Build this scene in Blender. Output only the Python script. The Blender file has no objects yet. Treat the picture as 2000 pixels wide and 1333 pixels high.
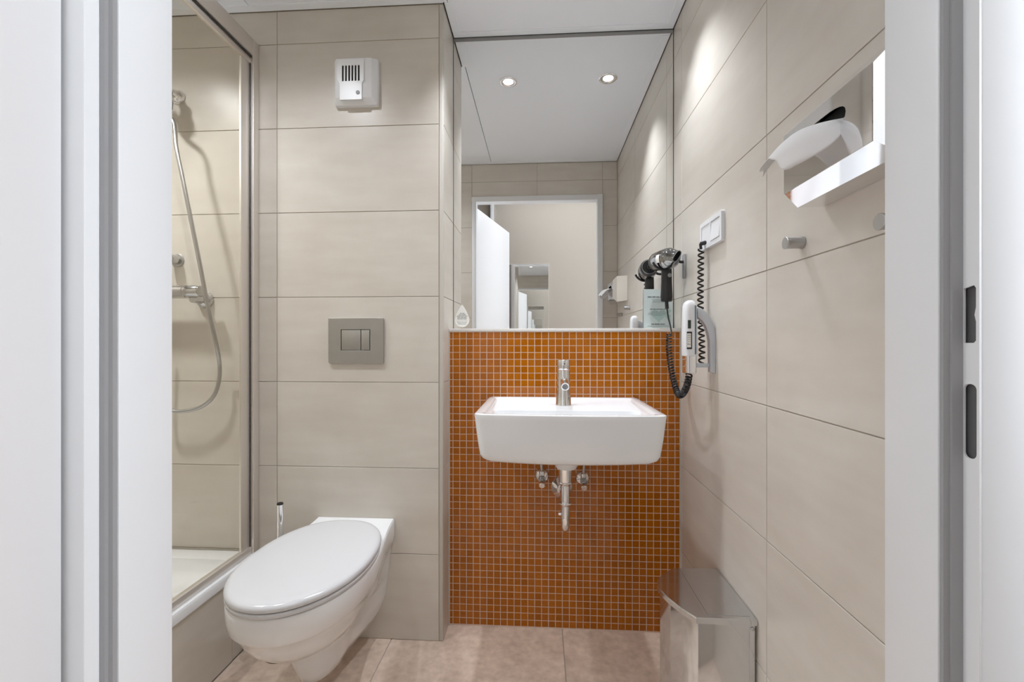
import bpy, bmesh, math, random
from mathutils import Vector, Matrix

random.seed(7)
sc = bpy.context.scene
COL = sc.collection
PI = math.pi

# ------------------------------------------------------------------ camera
EYE = 1.042
cam_d = bpy.data.cameras.new('camera')
cam_d.sensor_width = 36.0
cam_d.lens = 36.0 * 880.0 / 2000.0
cam_d.shift_y = 0.00075
cam_d.clip_start = 0.02
cam = bpy.data.objects.new('camera', cam_d)
cam.location = (0, 0, EYE)
cam.rotation_euler = (PI / 2, 0, math.atan(55.0 / 880.0))
COL.objects.link(cam)
sc.camera = cam

# ------------------------------------------------------------------ world, lights, exposure
w = bpy.data.worlds.new('world')
w.use_nodes = True
w.node_tree.nodes['Background'].inputs[0].default_value = (0.9, 0.95, 1.0, 1)
w.node_tree.nodes['Background'].inputs[1].default_value = 0.3
sc.world = w
sc.view_settings.view_transform = 'Standard'
sc.view_settings.look = 'None'
sc.view_settings.gamma = 1.0
sc.view_settings.use_curve_mapping = False
sc.view_settings.exposure = 0.45
sc.cycles.max_bounces = 16
sc.cycles.glossy_bounces = 10
sc.cycles.diffuse_bounces = 8
sc.cycles.transparent_max_bounces = 16
sc.cycles.sample_clamp_indirect = 4.0
sc.cycles.blur_glossy = 0.3

SPOT_W = (25.0, 25.0, 17.0, 48.0)   # recessed downlights: two over the basin, toilet, shower
FILL_WINDOW_E = 8.0       # glow of the added, unseen hall window
FILL_PANEL_E = 1.8        # glow of the fill lamp added on the hall ceiling
DOWNLIGHTS = [(-0.144, 1.42), (0.303, 1.42), (-0.86, 0.98), (-1.45, 1.05)]


# ------------------------------------------------------------------ materials
def lin(c):
    return tuple(((x / 255.0) / 12.92 if x / 255.0 <= 0.04045 else ((x / 255.0 + 0.055) / 1.055) ** 2.4) for x in c)


class NB:
    def __init__(s, name):
        s.m = bpy.data.materials.new(name)
        s.m.use_nodes = True
        s.t = s.m.node_tree
        s.b = s.t.nodes['Principled BSDF']

    def n(s, typ, **kw):
        x = s.t.nodes.new(typ)
        for k, v in kw.items():
            setattr(x, k, v)
        return x

    def l(s, a, b):
        s.t.links.new(a, b)


def pr(name, col, rough=0.4, metal=0.0, spec=0.5, coat=0.0, noise=0.0, nscale=30.0, bump=0.0, aniso=None):
    k = NB(name)
    b = k.b
    b.inputs['Base Color'].default_value = (*col, 1)
    b.inputs['Roughness'].default_value = rough
    b.inputs['Metallic'].default_value = metal
    b.inputs['Specular IOR Level'].default_value = spec
    b.inputs['Coat Weight'].default_value = coat
    b.inputs['Coat Roughness'].default_value = 0.04
    if noise > 0 or bump > 0:
        tc = k.n('ShaderNodeTexCoord')
        src = tc.outputs['Object']
        if aniso:
            mp = k.n('ShaderNodeMapping')
            mp.inputs['Scale'].default_value = aniso
            k.l(src, mp.inputs['Vector'])
            src = mp.outputs['Vector']
        nz = k.n('ShaderNodeTexNoise')
        nz.inputs['Scale'].default_value = nscale
        nz.inputs['Detail'].default_value = 5
        k.l(src, nz.inputs['Vector'])
        if noise > 0:
            mx = k.n('ShaderNodeMix', data_type='RGBA')
            mx.inputs['A'].default_value = (*[c * (1 - noise) for c in col], 1)
            mx.inputs['B'].default_value = (*[min(1, c * (1 + noise)) for c in col], 1)
            k.l(nz.outputs['Fac'], mx.inputs['Factor'])
            k.l(mx.outputs['Result'], b.inputs['Base Color'])
        if bump > 0:
            bp = k.n('ShaderNodeBump')
            bp.inputs['Strength'].default_value = bump
            bp.inputs['Distance'].default_value = 0.001
            k.l(nz.outputs['Fac'], bp.inputs['Height'])
            k.l(bp.outputs['Normal'], b.inputs['Normal'])
    return k.m


def tile_material(name, c_lo, c_hi, rough, s1, s2, streak, spec=0.5, rand=0.05):
    k = NB(name)
    b = k.b
    tc = k.n('ShaderNodeTexCoord')
    oi = k.n('ShaderNodeObjectInfo')
    off = k.n('ShaderNodeVectorMath', operation='SCALE')
    k.l(oi.outputs['Location'], off.inputs[0])
    off.inputs['Scale'].default_value = 3.7
    add = k.n('ShaderNodeVectorMath', operation='ADD')
    k.l(tc.outputs['Object'], add.inputs[0])
    k.l(off.outputs[0], add.inputs[1])
    n1 = k.n('ShaderNodeTexNoise')
    n1.inputs['Scale'].default_value = s1
    n1.inputs['Detail'].default_value = 6
    n1.inputs['Roughness'].default_value = 0.6
    k.l(add.outputs[0], n1.inputs['Vector'])
    mp = k.n('ShaderNodeMapping')
    mp.inputs['Scale'].default_value = streak
    k.l(add.outputs[0], mp.inputs['Vector'])
    n2 = k.n('ShaderNodeTexNoise')
    n2.inputs['Scale'].default_value = s2
    n2.inputs['Detail'].default_value = 4
    k.l(mp.outputs[0], n2.inputs['Vector'])
    av = k.n('ShaderNodeMath', operation='ADD')
    k.l(n1.outputs['Fac'], av.inputs[0])
    k.l(n2.outputs['Fac'], av.inputs[1])
    rnd = k.n('ShaderNodeMath', operation='MULTIPLY_ADD')
    k.l(oi.outputs['Random'], rnd.inputs[0])
    rnd.inputs[1].default_value = rand
    k.l(av.outputs[0], rnd.inputs[2])
    mr = k.n('ShaderNodeMapRange')
    mr.inputs['From Min'].default_value = 0.65
    mr.inputs['From Max'].default_value = 1.4
    k.l(rnd.outputs[0], mr.inputs['Value'])
    mx = k.n('ShaderNodeMix', data_type='RGBA')
    mx.inputs['A'].default_value = (*c_lo, 1)
    mx.inputs['B'].default_value = (*c_hi, 1)
    k.l(mr.outputs[0], mx.inputs['Factor'])
    k.l(mx.outputs['Result'], b.inputs['Base Color'])
    b.inputs['Roughness'].default_value = rough
    b.inputs['Specular IOR Level'].default_value = spec
    bp = k.n('ShaderNodeBump')
    bp.inputs['Strength'].default_value = 0.08
    bp.inputs['Distance'].default_value = 0.001
    k.l(n1.outputs['Fac'], bp.inputs['Height'])
    k.l(bp.outputs['Normal'], b.inputs['Normal'])
    return k.m


def mosaic_material():
    k = NB('mosaic_glass')
    b = k.b
    g = k.n('ShaderNodeNewGeometry')
    sub = k.n('ShaderNodeVectorMath', operation='SUBTRACT')
    sub.inputs[1].default_value = (MOS_X0, 1.60, MOS_Z0)
    k.l(g.outputs['Position'], sub.inputs[0])
    dv = k.n('ShaderNodeVectorMath', operation='MULTIPLY')
    dv.inputs[1].default_value = (1 / MOS_P, 0, 1 / MOS_P)
    k.l(sub.outputs[0], dv.inputs[0])
    fl = k.n('ShaderNodeVectorMath', operation='FLOOR')
    k.l(dv.outputs[0], fl.inputs[0])
    wn = k.n('ShaderNodeTexWhiteNoise')
    k.l(fl.outputs[0], wn.inputs['Vector'])
    nz = k.n('ShaderNodeTexNoise')
    mp = k.n('ShaderNodeMapping')
    mp.inputs['Scale'].default_value = (18, 1, 90)
    k.l(g.outputs['Position'], mp.inputs['Vector'])
    nz.inputs['Scale'].default_value = 3.0
    nz.inputs['Detail'].default_value = 3
    k.l(mp.outputs[0], nz.inputs['Vector'])
    ma = k.n('ShaderNodeMath', operation='MULTIPLY_ADD')
    k.l(nz.outputs['Fac'], ma.inputs[0])
    ma.inputs[1].default_value = 0.7
    ma2 = k.n('ShaderNodeMath', operation='MULTIPLY')
    k.l(wn.outputs['Value'], ma2.inputs[0])
    ma2.inputs[1].default_value = 0.30
    k.l(ma2.outputs[0], ma.inputs[2])
    cr = k.n('ShaderNodeValToRGB')
    cr.color_ramp.elements[0].position = 0.1
    cr.color_ramp.elements[0].color = (*lin((146, 78, 5)), 1)
    cr.color_ramp.elements[1].position = 0.8
    cr.color_ramp.elements[1].color = (*lin((180, 103, 8)), 1)
    k.l(ma.outputs[0], cr.inputs['Fac'])
    k.l(cr.outputs['Color'], b.inputs['Base Color'])
    b.inputs['Roughness'].default_value = 0.06
    b.inputs['Specular IOR Level'].default_value = 0.38
    bp = k.n('ShaderNodeBump')
    bp.inputs['Strength'].default_value = 0.12
    bp.inputs['Distance'].default_value = 0.0006
    nz2 = k.n('ShaderNodeTexNoise')
    nz2.inputs['Scale'].default_value = 60.0
    k.l(g.outputs['Position'], nz2.inputs['Vector'])
    k.l(nz2.outputs['Fac'], bp.inputs['Height'])
    k.l(bp.outputs['Normal'], b.inputs['Normal'])
    return k.m


def glass_material(name, tint, refl):
    k = NB(name)
    t = k.t
    t.nodes.remove(k.b)
    out = [n for n in t.nodes if n.type == 'OUTPUT_MATERIAL'][0]
    tr = k.n('ShaderNodeBsdfTransparent')
    tr.inputs[0].default_value = (*tint, 1)
    gl = k.n('ShaderNodeBsdfGlossy')
    gl.inputs['Roughness'].default_value = 0.01
    lw = k.n('ShaderNodeLayerWeight')
    pw = k.n('ShaderNodeMath', operation='POWER')
    k.l(lw.outputs['Facing'], pw.inputs[0])
    pw.inputs[1].default_value = 5.0
    fr = k.n('ShaderNodeMath', operation='MULTIPLY_ADD')
    k.l(pw.outputs[0], fr.inputs[0])
    fr.inputs[1].default_value = 0.9
    fr.inputs[2].default_value = refl
    mx = k.n('ShaderNodeMixShader')
    k.l(fr.outputs[0], mx.inputs[0])
    k.l(tr.outputs[0], mx.inputs[1])
    k.l(gl.outputs[0], mx.inputs[2])
    k.l(mx.outputs[0], out.inputs['Surface'])
    return k.m


def emit(name, col, s):
    k = NB(name)
    k.b.inputs['Base Color'].default_value = (0.8, 0.8, 0.8, 1)
    k.b.inputs['Emission Color'].default_value = (*col, 1)
    k.b.inputs['Emission Strength'].default_value = s
    return k.m


MOS_P = 0.0250
MOS_X0 = -0.345
MOS_Z0 = 0.003
TILE = tile_material('beige_stone_tile', lin((200, 193, 183)), lin((212, 207, 198)), 0.30, 5.0, 7.0, (0.6, 3.0, 1.0))
FLOORM = tile_material('brown_stone_floor_tile', lin((188, 168, 152)), lin((230, 211, 195)), 0.45, 14.0, 40.0, (1, 1.0, 1.0), rand=0.03)
GROUT = pr('beige_grout', lin((170, 160, 148)), 0.8)
GROUTM = pr('pale_mosaic_grout', lin((218, 196, 180)), 0.7)
MOSAIC = mosaic_material()
WHITE = pr('white_frame_paint', lin((222, 224, 226)), 0.38, noise=0.015, nscale=3.0)
LEAFM = pr('white_door_lacquer', lin((228, 228, 229)), 0.33)
CEILM = pr('white_ceiling_panel', lin((234, 239, 246)), 0.42)
CEILT = pr('white_ceiling_trim', lin((236, 241, 247)), 0.35)
CERAMIC = pr('white_ceramic', lin((230, 232, 234)), 0.07, coat=0.5)
SEATM = pr('white_seat_plastic', lin((206, 207, 210)), 0.16)
PLASTIC = pr('white_plastic', lin((226, 228, 231)), 0.3)
PLASTICG = pr('grey_button_plastic', lin((140, 140, 142)), 0.4)
CHROME = pr('chrome', (0.86, 0.86, 0.87), 0.05, 1.0)
CHROMED = pr('polished_steel', (0.68, 0.70, 0.72), 0.10, 1.0, bump=0.04, nscale=6)
CHROMEM = pr('shower_chrome', (0.58, 0.58, 0.58), 0.10, 1.0)
CHROMEK = pr('dark_chrome', (0.32, 0.32, 0.32), 0.10, 1.0)
STEEL = pr('brushed_steel', (0.50, 0.50, 0.50), 0.33, 1.0, noise=0.05, nscale=30, aniso=(1, 30, 1))
ALU = pr('satin_aluminium', (0.82, 0.78, 0.74), 0.42, 0.75)
TRIMALU = pr('pale_profile', lin((196, 192, 184)), 0.4)
TRIMW = pr('white_profile', lin((226, 224, 220)), 0.35)
BLACK = pr('black_plastic', (0.012, 0.012, 0.013), 0.34)
BLACKM = pr('black_matt', (0.006, 0.006, 0.006), 0.8)
RUBBER = pr('grey_rubber_seal', lin((150, 150, 151)), 0.6)
KEEPSHADE = pr('keep_recess_shade', lin((92, 92, 92)), 0.5)
RUBBERD = pr('dark_rubber_seal', lin((58, 56, 54)), 0.6)
GREYB = pr('grey_bracket', lin((194, 198, 204)), 0.28, 0.2)
PAPER = pr('tissue_paper', lin((232, 232, 232)), 0.9, noise=0.02, nscale=40, bump=0.3)
INK = pr('dark_ink', lin((60, 66, 66)), 0.7)
INKL = pr('grey_ink', lin((130, 138, 140)), 0.7)
LABELW = pr('white_label', lin((234, 233, 228)), 0.5)
DGREEN = pr('dark_green_label', lin((44, 58, 52)), 0.5)
CARDM = pr('pale_green_card', lin((186, 197, 195)), 0.5, noise=0.06, nscale=14)
CARDH = pr('teal_card_print', lin((160, 182, 177)), 0.5)
HALLW = pr('hall_wall_paint', lin((176, 168, 157)), 0.75, bump=0.15, nscale=300)
HALLC = pr('hall_ceiling_paint', lin((230, 230, 228)), 0.8)
BLUEG = pr('blue_grey_inlay', lin((96, 116, 132)), 0.25)
GAPM = pr('shadow_gap_black', (0.05, 0.045, 0.04), 0.9)
SHADEG = pr('shade_grey', lin((150, 150, 150)), 0.6)  # even grey put in for shade above the mirror and beside the dryer
MIRROR = pr('mirror_silver', (0.93, 0.935, 0.93), 0.0, 1.0)
GLASS = glass_material('shower_glass', (0.955, 0.94, 0.90), 0.03)
BULB = emit('lamp_glow', (1.0, 0.98, 0.95), 14.0)
FILLPANELGLOW = emit('fill_panel_glow', (0.92, 0.97, 1.04), FILL_PANEL_E)
FILLGLOW = emit('fill_window_glow', (0.90, 0.96, 1.05), FILL_WINDOW_E)
BRUSHM = pr('brush_bristle', (0.6, 0.6, 0.6), 0.8)


# ------------------------------------------------------------------ mesh helpers
def link(name, me, mat=None, parent=None):
    o = bpy.data.objects.new(name, me)
    COL.objects.link(o)
    if mat and me is not None and len(me.materials) == 0:
        me.materials.append(mat)
    if parent:
        o.parent = parent
    return o


def from_bm(name, bm, mat, parent=None, smooth=None):
    bmesh.ops.recalc_face_normals(bm, faces=bm.faces[:])
    me = bpy.data.meshes.new(name)
    bm.to_mesh(me)
    bm.free()
    if smooth is not None:
        shade(me, smooth)
    return link(name, me, mat, parent)


def shade(me, ang):
    for p in me.polygons:
        p.use_smooth = True
    bm = bmesh.new()
    bm.from_mesh(me)
    for e in bm.edges:
        if len(e.link_faces) == 2:
            e.smooth = e.calc_face_angle(0.0) < ang
        else:
            e.smooth = False
    bm.to_mesh(me)
    bm.free()


def thing(name, label, cat, loc=(0, 0, 0), group=None):
    o = bpy.data.objects.new(name, None)
    o.empty_display_size = 0.05
    o.location = loc
    COL.objects.link(o)
    tag(o, label, cat, group)
    return o


def tag(o, label, cat=None, group=None):
    o['label'] = label
    if cat:
        o['category'] = cat
    if group:
        o['group'] = group
    return o


def struct(o, label=None):
    o['kind'] = 'structure'
    if label:
        o['label'] = label
    return o


def settle(root):
    """Children were modelled in world coordinates: keep them there."""
    inv = Matrix.Translation(-root.location)
    for c in root.children:
        c.matrix_parent_inverse = inv


def bm_box(bm, x0, x1, y0, y1, z0, z1):
    vs = [bm.verts.new(p) for p in ((x0, y0, z0), (x1, y0, z0), (x1, y1, z0), (x0, y1, z0),
                                    (x0, y0, z1), (x1, y0, z1), (x1, y1, z1), (x0, y1, z1))]
    fs = [bm.faces.new([vs[i] for i in f]) for f in
          ((0, 3, 2, 1), (4, 5, 6, 7), (0, 1, 5, 4), (1, 2, 6, 5), (2, 3, 7, 6), (3, 0, 4, 7))]
    return vs, fs


def box(name, x0, x1, y0, y1, z0, z1, mat, parent=None, bev=0.0, seg=2, mtx=None):
    bm = bmesh.new()
    bm_box(bm, min(x0, x1), max(x0, x1), min(y0, y1), max(y0, y1), min(z0, z1), max(z0, z1))
    if bev > 0:
        bmesh.ops.bevel(bm, geom=bm.edges[:], offset=bev, segments=seg, profile=0.5, affect='EDGES')
    if mtx is not None:
        bmesh.ops.transform(bm, matrix=mtx, verts=bm.verts[:])
    return from_bm(name, bm, mat, parent, smooth=math.radians(35) if bev > 0 else None)


def bm_loft(bm, rings, cap0=True, cap1=True, closed=True):
    vr = [[bm.verts.new(p) for p in r] for r in rings]
    n = len(rings[0])
    for a, b in zip(vr[:-1], vr[1:]):
        for i in range(n if closed else n - 1):
            j = (i + 1) % n
            try:
                bm.faces.new((a[i], a[j], b[j], b[i]))
            except ValueError:
                pass
    if cap0:
        bm.faces.new(vr[0])
    if cap1:
        bm.faces.new(list(reversed(vr[-1])))
    return vr


def loft(name, rings, mat, parent=None, cap0=True, cap1=True, ang=35, mtx=None):
    bm = bmesh.new()
    bm_loft(bm, rings, cap0, cap1)
    if mtx is not None:
        bmesh.ops.transform(bm, matrix=mtx, verts=bm.verts[:])
    return from_bm(name, bm, mat, parent, smooth=math.radians(ang))


def circ(c, r, n, ax, ay):
    return [c + ax * (r * math.cos(2 * PI * i / n)) + ay * (r * math.sin(2 * PI * i / n)) for i in range(n)]


def axes(d):
    d = d.normalized()
    up = Vector((0, 0, 1)) if abs(d.z) < 0.95 else Vector((0, 1, 0))
    a = up.cross(d).normalized()
    return a, d.cross(a)


def lathe(name, p0, p1, prof, mat, parent=None, n=32, ang=35):
    """prof = [(t along the axis in metres, radius)] from p0 towards p1."""
    p0, p1 = Vector(p0), Vector(p1)
    d = (p1 - p0).normalized()
    ax, ay = axes(d)
    rings = [circ(p0 + d * t, max(r, 1e-5), n, ax, ay) for t, r in prof]
    return loft(name, rings, mat, parent, ang=ang)


def rod(name, p0, p1, r, mat, parent=None, n=24, ch=0.0):
    L = (Vector(p1) - Vector(p0)).length
    if ch > 0:
        return lathe(name, p0, p1, [(0, r - ch), (ch, r), (L - ch, r), (L, r - ch)], mat, parent, n)
    return lathe(name, p0, p1, [(0, r), (L, r)], mat, parent, n)


def smooth_path(pts, k=8):
    P = [Vector(p) for p in pts]
    out = []
    for i in range(len(P) - 1):
        p0, p1, p2, p3 = P[max(i - 1, 0)], P[i], P[i + 1], P[min(i + 2, len(P) - 1)]
        for j in range(k):
            t = j / k
            out.append(0.5 * ((2 * p1) + (p2 - p0) * t + (2 * p0 - 5 * p1 + 4 * p2 - p3) * t * t
                              + (3 * p1 - p0 - 3 * p2 + p3) * t ** 3))
    out.append(P[-1])
    return out


def bm_tube(bm, pts, r, n=8):
    rings = []
    T = []
    for i in range(len(pts)):
        a = pts[max(i - 1, 0)]
        b = pts[min(i + 1, len(pts) - 1)]
        T.append((b - a).normalized())
    ax, _ = axes(T[0])
    for i, p in enumerate(pts):
        ax = (ax - T[i] * ax.dot(T[i])).normalized()
        ay = T[i].cross(ax)
        rings.append(circ(p, r, n, ax, ay))
    bm_loft(bm, rings)


def tube(name, pts, r, mat, parent=None, n=10):
    bm = bmesh.new()
    bm_tube(bm, [Vector(p) for p in pts], r, n)
    return from_bm(name, bm, mat, parent, smooth=math.radians(60))


def coil(name, ctrl, R, r, turns, mat, parent=None, per=10, n=6, stretch=None):
    path = smooth_path(ctrl, 40)
    L = [0.0]
    for a, b in zip(path[:-1], path[1:]):
        L.append(L[-1] + (b - a).length)
    tot = L[-1]
    T0 = (path[1] - path[0]).normalized()
    ax, _ = axes(T0)
    pts = []
    N = int(turns * per)
    j = 0
    for i in range(N + 1):
        s = tot * i / N
        while j < len(L) - 2 and L[j + 1] < s:
            j += 1
        f = (s - L[j]) / max(1e-9, L[j + 1] - L[j])
        c = path[j].lerp(path[j + 1], f)
        T = (path[j + 1] - path[j]).normalized()
        ax = (ax - T * ax.dot(T)).normalized()
        ay = T.cross(ax)
        a = 2 * PI * i / per
        pts.append(c + ax * (R * math.cos(a)) + ay * (R * math.sin(a)))
    return tube(name, pts, r, mat, parent, n)


def prism(name, poly, z0, z1, mat, parent=None, bev=0.0, mtx=None, ang=30):
    """poly: (x, y) outline extruded from z0 to z1."""
    bm = bmesh.new()
    a = [bm.verts.new((p[0], p[1], z0)) for p in poly]
    b = [bm.verts.new((p[0], p[1], z1)) for p in poly]
    n = len(poly)
    bm.faces.new(list(reversed(a)))
    bm.faces.new(b)
    for i in range(n):
        j = (i + 1) % n
        bm.faces.new((a[i], a[j], b[j], b[i]))
    if bev > 0:
        bmesh.ops.bevel(bm, geom=bm.edges[:], offset=bev, segments=2, profile=0.5, affect='EDGES')
    if mtx is not None:
        bmesh.ops.transform(bm, matrix=mtx, verts=bm.verts[:])
    return from_bm(name, bm, mat, parent, smooth=math.radians(ang))


def plate(name, outline, holes, th, mat, parent=None, mtx=None, bev=0.0):
    """flat plate with holes in local XY, thickness along +Z."""
    cu = bpy.data.curves.new('tmp', 'CURVE')
    cu.dimensions = '2D'
    cu.fill_mode = 'BOTH'
    cu.extrude = th / 2
    cu.bevel_depth = bev
    for poly in [outline] + list(holes):
        sp = cu.splines.new('POLY')
        sp.points.add(len(poly) - 1)
        for i, p in enumerate(poly):
            sp.points[i].co = (p[0], p[1], 0, 1)
        sp.use_cyclic_u = True
    o = bpy.data.objects.new('tmp', cu)
    COL.objects.link(o)
    dg = bpy.context.evaluated_depsgraph_get()
    me = bpy.data.meshes.new_from_object(o.evaluated_get(dg))
    me.name = name
    bpy.data.objects.remove(o)
    bpy.data.curves.remove(cu)
    me.transform(Matrix.Translation((0, 0, th / 2)))
    if mtx is not None:
        me.transform(mtx)
    me.materials.clear()
    return link(name, me, mat, parent)


def rrect(x0, x1, y0, y1, r, k=6):
    pts = []
    for cx, cy, a0 in ((x1 - r, y1 - r, 0), (x0 + r, y1 - r, PI / 2), (x0 + r, y0 + r, PI), (x1 - r, y0 + r, 1.5 * PI)):
        for i in range(k + 1):
            a = a0 + (PI / 2) * i / k
            pts.append((cx + r * math.cos(a), cy + r * math.sin(a)))
    return pts


def basis(o, u, v, n):
    m = Matrix((u, v, n)).transposed().to_4x4()
    m.translation = Vector(o)
    return m


X, Y, Z = Vector((1, 0, 0)), Vector((0, 1, 0)), Vector((0, 0, 1))
_tc = {}


def tile_mesh(w_, h_, th, ch, mat):
    key = (round(w_, 4), round(h_, 4), th, ch, mat.name)
    if key in _tc:
        return _tc[key]
    bm = bmesh.new()
    a, b = w_ / 2, h_ / 2
    r0 = [(-a, -b, -th), (a, -b, -th), (a, b, -th), (-a, b, -th)]
    r1 = [(-a, -b, -ch), (a, -b, -ch), (a, b, -ch), (-a, b, -ch)]
    r2 = [(-a + ch, -b + ch, 0), (a - ch, -b + ch, 0), (a - ch, b - ch, 0), (-a + ch, b - ch, 0)]
    bm_loft(bm, [[Vector(p) for p in r] for r in (r0, r1, r2)])
    bmesh.ops.recalc_face_normals(bm, faces=bm.faces[:])
    me = bpy.data.meshes.new('tile')
    bm.to_mesh(me)
    bm.free()
    me.materials.append(mat)
    _tc[key] = me
    return me


def tiles(parent, name, o, u, v, us, vs, mat=None, gap=0.0022, th=0.008, ch=0.0007, skip=None):
    o = Vector(o)
    n = u.cross(v)
    for i in range(len(us) - 1):
        for j in range(len(vs) - 1):
            u0, u1, v0, v1 = us[i], us[i + 1], vs[j], vs[j + 1]
            if skip and skip((u0 + u1) / 2, (v0 + v1) / 2):
                continue
            me = tile_mesh(u1 - u0 - gap, v1 - v0 - gap, th, ch, mat or TILE)
            t = link(name, me, None, parent)
            jit = random.uniform(-0.00025, 0.00025)
            t.matrix_local = basis(o + u * ((u0 + u1) / 2) + v * ((v0 + v1) / 2) + n * jit, u, v, n)


# ------------------------------------------------------------------ room shell
H = 2.22
BACK = 1.548          # toilet wall face
XR = 0.501            # right wall face
XL = -1.85            # shower left wall
XN = -0.336           # niche return face
YM = 1.728            # mirror face
YMOS = 1.640          # mosaic face
DW0, DW1 = 0.411, 0.487   # door wall
ROWS = [0.0, 0.3, 0.6, 0.9, 1.2, 1.5, 1.8, 2.1, 2.218]
G = 0.0022

fl = struct(box('floor', -2.0, 1.4, -2.1, 1.80, -0.12, -0.002, GROUT))
tiles(fl, 'floor_tile', (0, 0, 0), X, Y, [-1.0005, -0.52, 0.08, 0.68], [0.45, 1.05, 1.65], FLOORM, gap=0.003)
tiles(fl, 'floor_tile', (0, 0, 0), X, Y, [-1.12, -0.52, 0.08, 0.68, 1.28], [-1.35, -0.75, -0.15, 0.45], FLOORM, gap=0.003)

# ceiling
ce = struct(box('ceiling', XL - .1, XR + .1, DW1 - 0.01, 1.80, H + 0.016, H + 0.09, GAPM))
for x0, x1 in ((XL, -1.02), (-1.0185, -0.322), (-0.3205, XR - 0.003)):
    y1 = YM - 0.004 if x0 > -0.4 else BACK - 0.004
    box('ceiling_panel', x0 + .002, x1, DW1 + .004, y1, H, H + 0.014, CEILM, ce)
TW = 0.033
for nm, x0, x1, y0, y1 in (('a', XN + .004, XR - .004, YM - TW, YM - .003), ('b', XL + .004, XN - .0, BACK - TW, BACK - .003),
                           ('c', XR - TW, XR - .0035, DW1 + .004, YM - TW - .001), ('d', XN + .0035, XN + TW, BACK - .003, YM - TW - .001),
                           ('e', XL + .004, XR - TW - .001, DW1 + .004, DW1 + TW)):
    box('edge_trim', x0, x1, y0, y1, H - 0.0022, H + 0.006, CEILT, ce, bev=0.0006, seg=1)

# toilet wall (in front of the cistern)
wb = struct(box('wall_back', XL - .1, XN - 0.002, BACK + G, 1.80, 0, H + .02, GROUT))
tiles(wb, 'wall_tile', (0, BACK, 0), X, Z, [XL, -1.5346, -0.9346, -0.3515], ROWS)
# niche return
wr = struct(box('wall_return', XN - .03, XN - G, BACK + G + .001, 1.80, 0, H + .02, GROUT))
tiles(wr, 'wall_tile', (XN, 0, 0), Y, Z, [BACK + .011, YM + 0.002], ROWS)
struct(box('trim_1', -0.3505, XN - 0.0002, BACK - .0003, BACK + .0105, 0.001, H - .003, TRIMALU, bev=0.0025))
# right wall
wri = struct(box('wall_right', XR + G, XR + .12, DW0, 1.80, 0, H + .02, GROUT))
tiles(wri, 'wall_tile', (XR, 0, 0), -Y, Z, [-1.735, -1.632, -1.032, -0.487], ROWS)
# shower side wall
wl = struct(box('wall_left', XL - .12, XL - G, DW0, BACK + .05, 0, H + .02, GROUT))
tiles(wl, 'wall_tile', (XL, 0, 0), Y, Z, [DW1, 1.05, BACK - .009], ROWS)

# niche back wall: rough wall behind the mirror + mosaic parapet
wa = struct(box('wall_niche', XN - .02, XR + .02, 1.738, 1.80, 1.05, H + .02, SHADEG))
wm = struct(box('wall_mosaic', XN - .001, XR + .001, YMOS + 0.0012, 1.738, 0, 1.0795, GROUTM))

# mosaic pieces
TG = 0.0026
NC, NR = 34, 43
cells = []
for i in range(NC):
    x0, x1 = MOS_X0 + i * MOS_P, MOS_X0 + (i + 1) * MOS_P
    x0c, x1c = max(x0, XN + .0035), min(x1, XR - .004)
    if x1c - x0c < 0.006:
        continue
    for j in range(NR):
        z0, z1 = MOS_Z0 + j * MOS_P, MOS_Z0 + (j + 1) * MOS_P
        z0c, z1c = max(z0, 0.004), min(z1, 1.0785)
        if z1c - z0c < 0.005:
            continue
        cells.append((x0c + TG / 2, x1c - TG / 2, z0c + TG / 2, z1c - TG / 2))


def hidden(c):
    x, z = (c[0] + c[1]) / 2, (c[2] + c[3]) / 2
    dz = (EYE - z) / YMOS
    # behind the basin, seen from the doorway
    return -0.255 < x < 0.46 and 0.115 < dz < 0.27


cells.sort(key=lambda c: (hidden(c), ((c[0] + c[1]) / 2) ** 2 + YMOS ** 2 + ((c[2] + c[3]) / 2 - EYE) ** 2))
for c in cells[:300]:
    me = tile_mesh(c[1] - c[0], c[3] - c[2], 0.004, 0.0009, MOSAIC)
    t = link('mosaic_tile', me, None, wm)
    t.matrix_local = basis(((c[0] + c[1]) / 2, YMOS + random.uniform(-.0003, .0002), (c[2] + c[3]) / 2), X, Z, -Y)
bm = bmesh.new()
for c in cells[300:]:
    yy = YMOS + random.uniform(-.0003, .0002)
    ch = 0.0009
    r0 = [(c[0], yy + .004, c[2]), (c[1], yy + .004, c[2]), (c[1], yy + .004, c[3]), (c[0], yy + .004, c[3])]
    r1 = [(p[0], yy + ch, p[2]) for p in r0]
    r2 = [(c[0] + ch, yy, c[2] + ch), (c[1] - ch, yy, c[2] + ch), (c[1] - ch, yy, c[3] - ch), (c[0] + ch, yy, c[3] - ch)]
    bm_loft(bm, [[Vector(p) for p in r] for r in (r0, r1, r2)])
ms = from_bm('mosaic_tile_field', bm, MOSAIC, wm)
ms['kind'] = 'stuff'
# profiles round the mosaic and the ledge
struct(box('trim_2', XN + .0005, XR - .0005, YMOS - .002, 1.7225, 1.0795, 1.0905, TRIMW, bev=0.0008))
struct(box('trim_3', XN + .0003, XN + .0034, YMOS - .0015, YMOS + .006, 0.001, 1.079, TRIMALU))
struct(box('trim_4', XR - .0036, XR - .0003, YMOS - .0015, YMOS + .006, 0.001, 1.079, TRIMALU))

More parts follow.
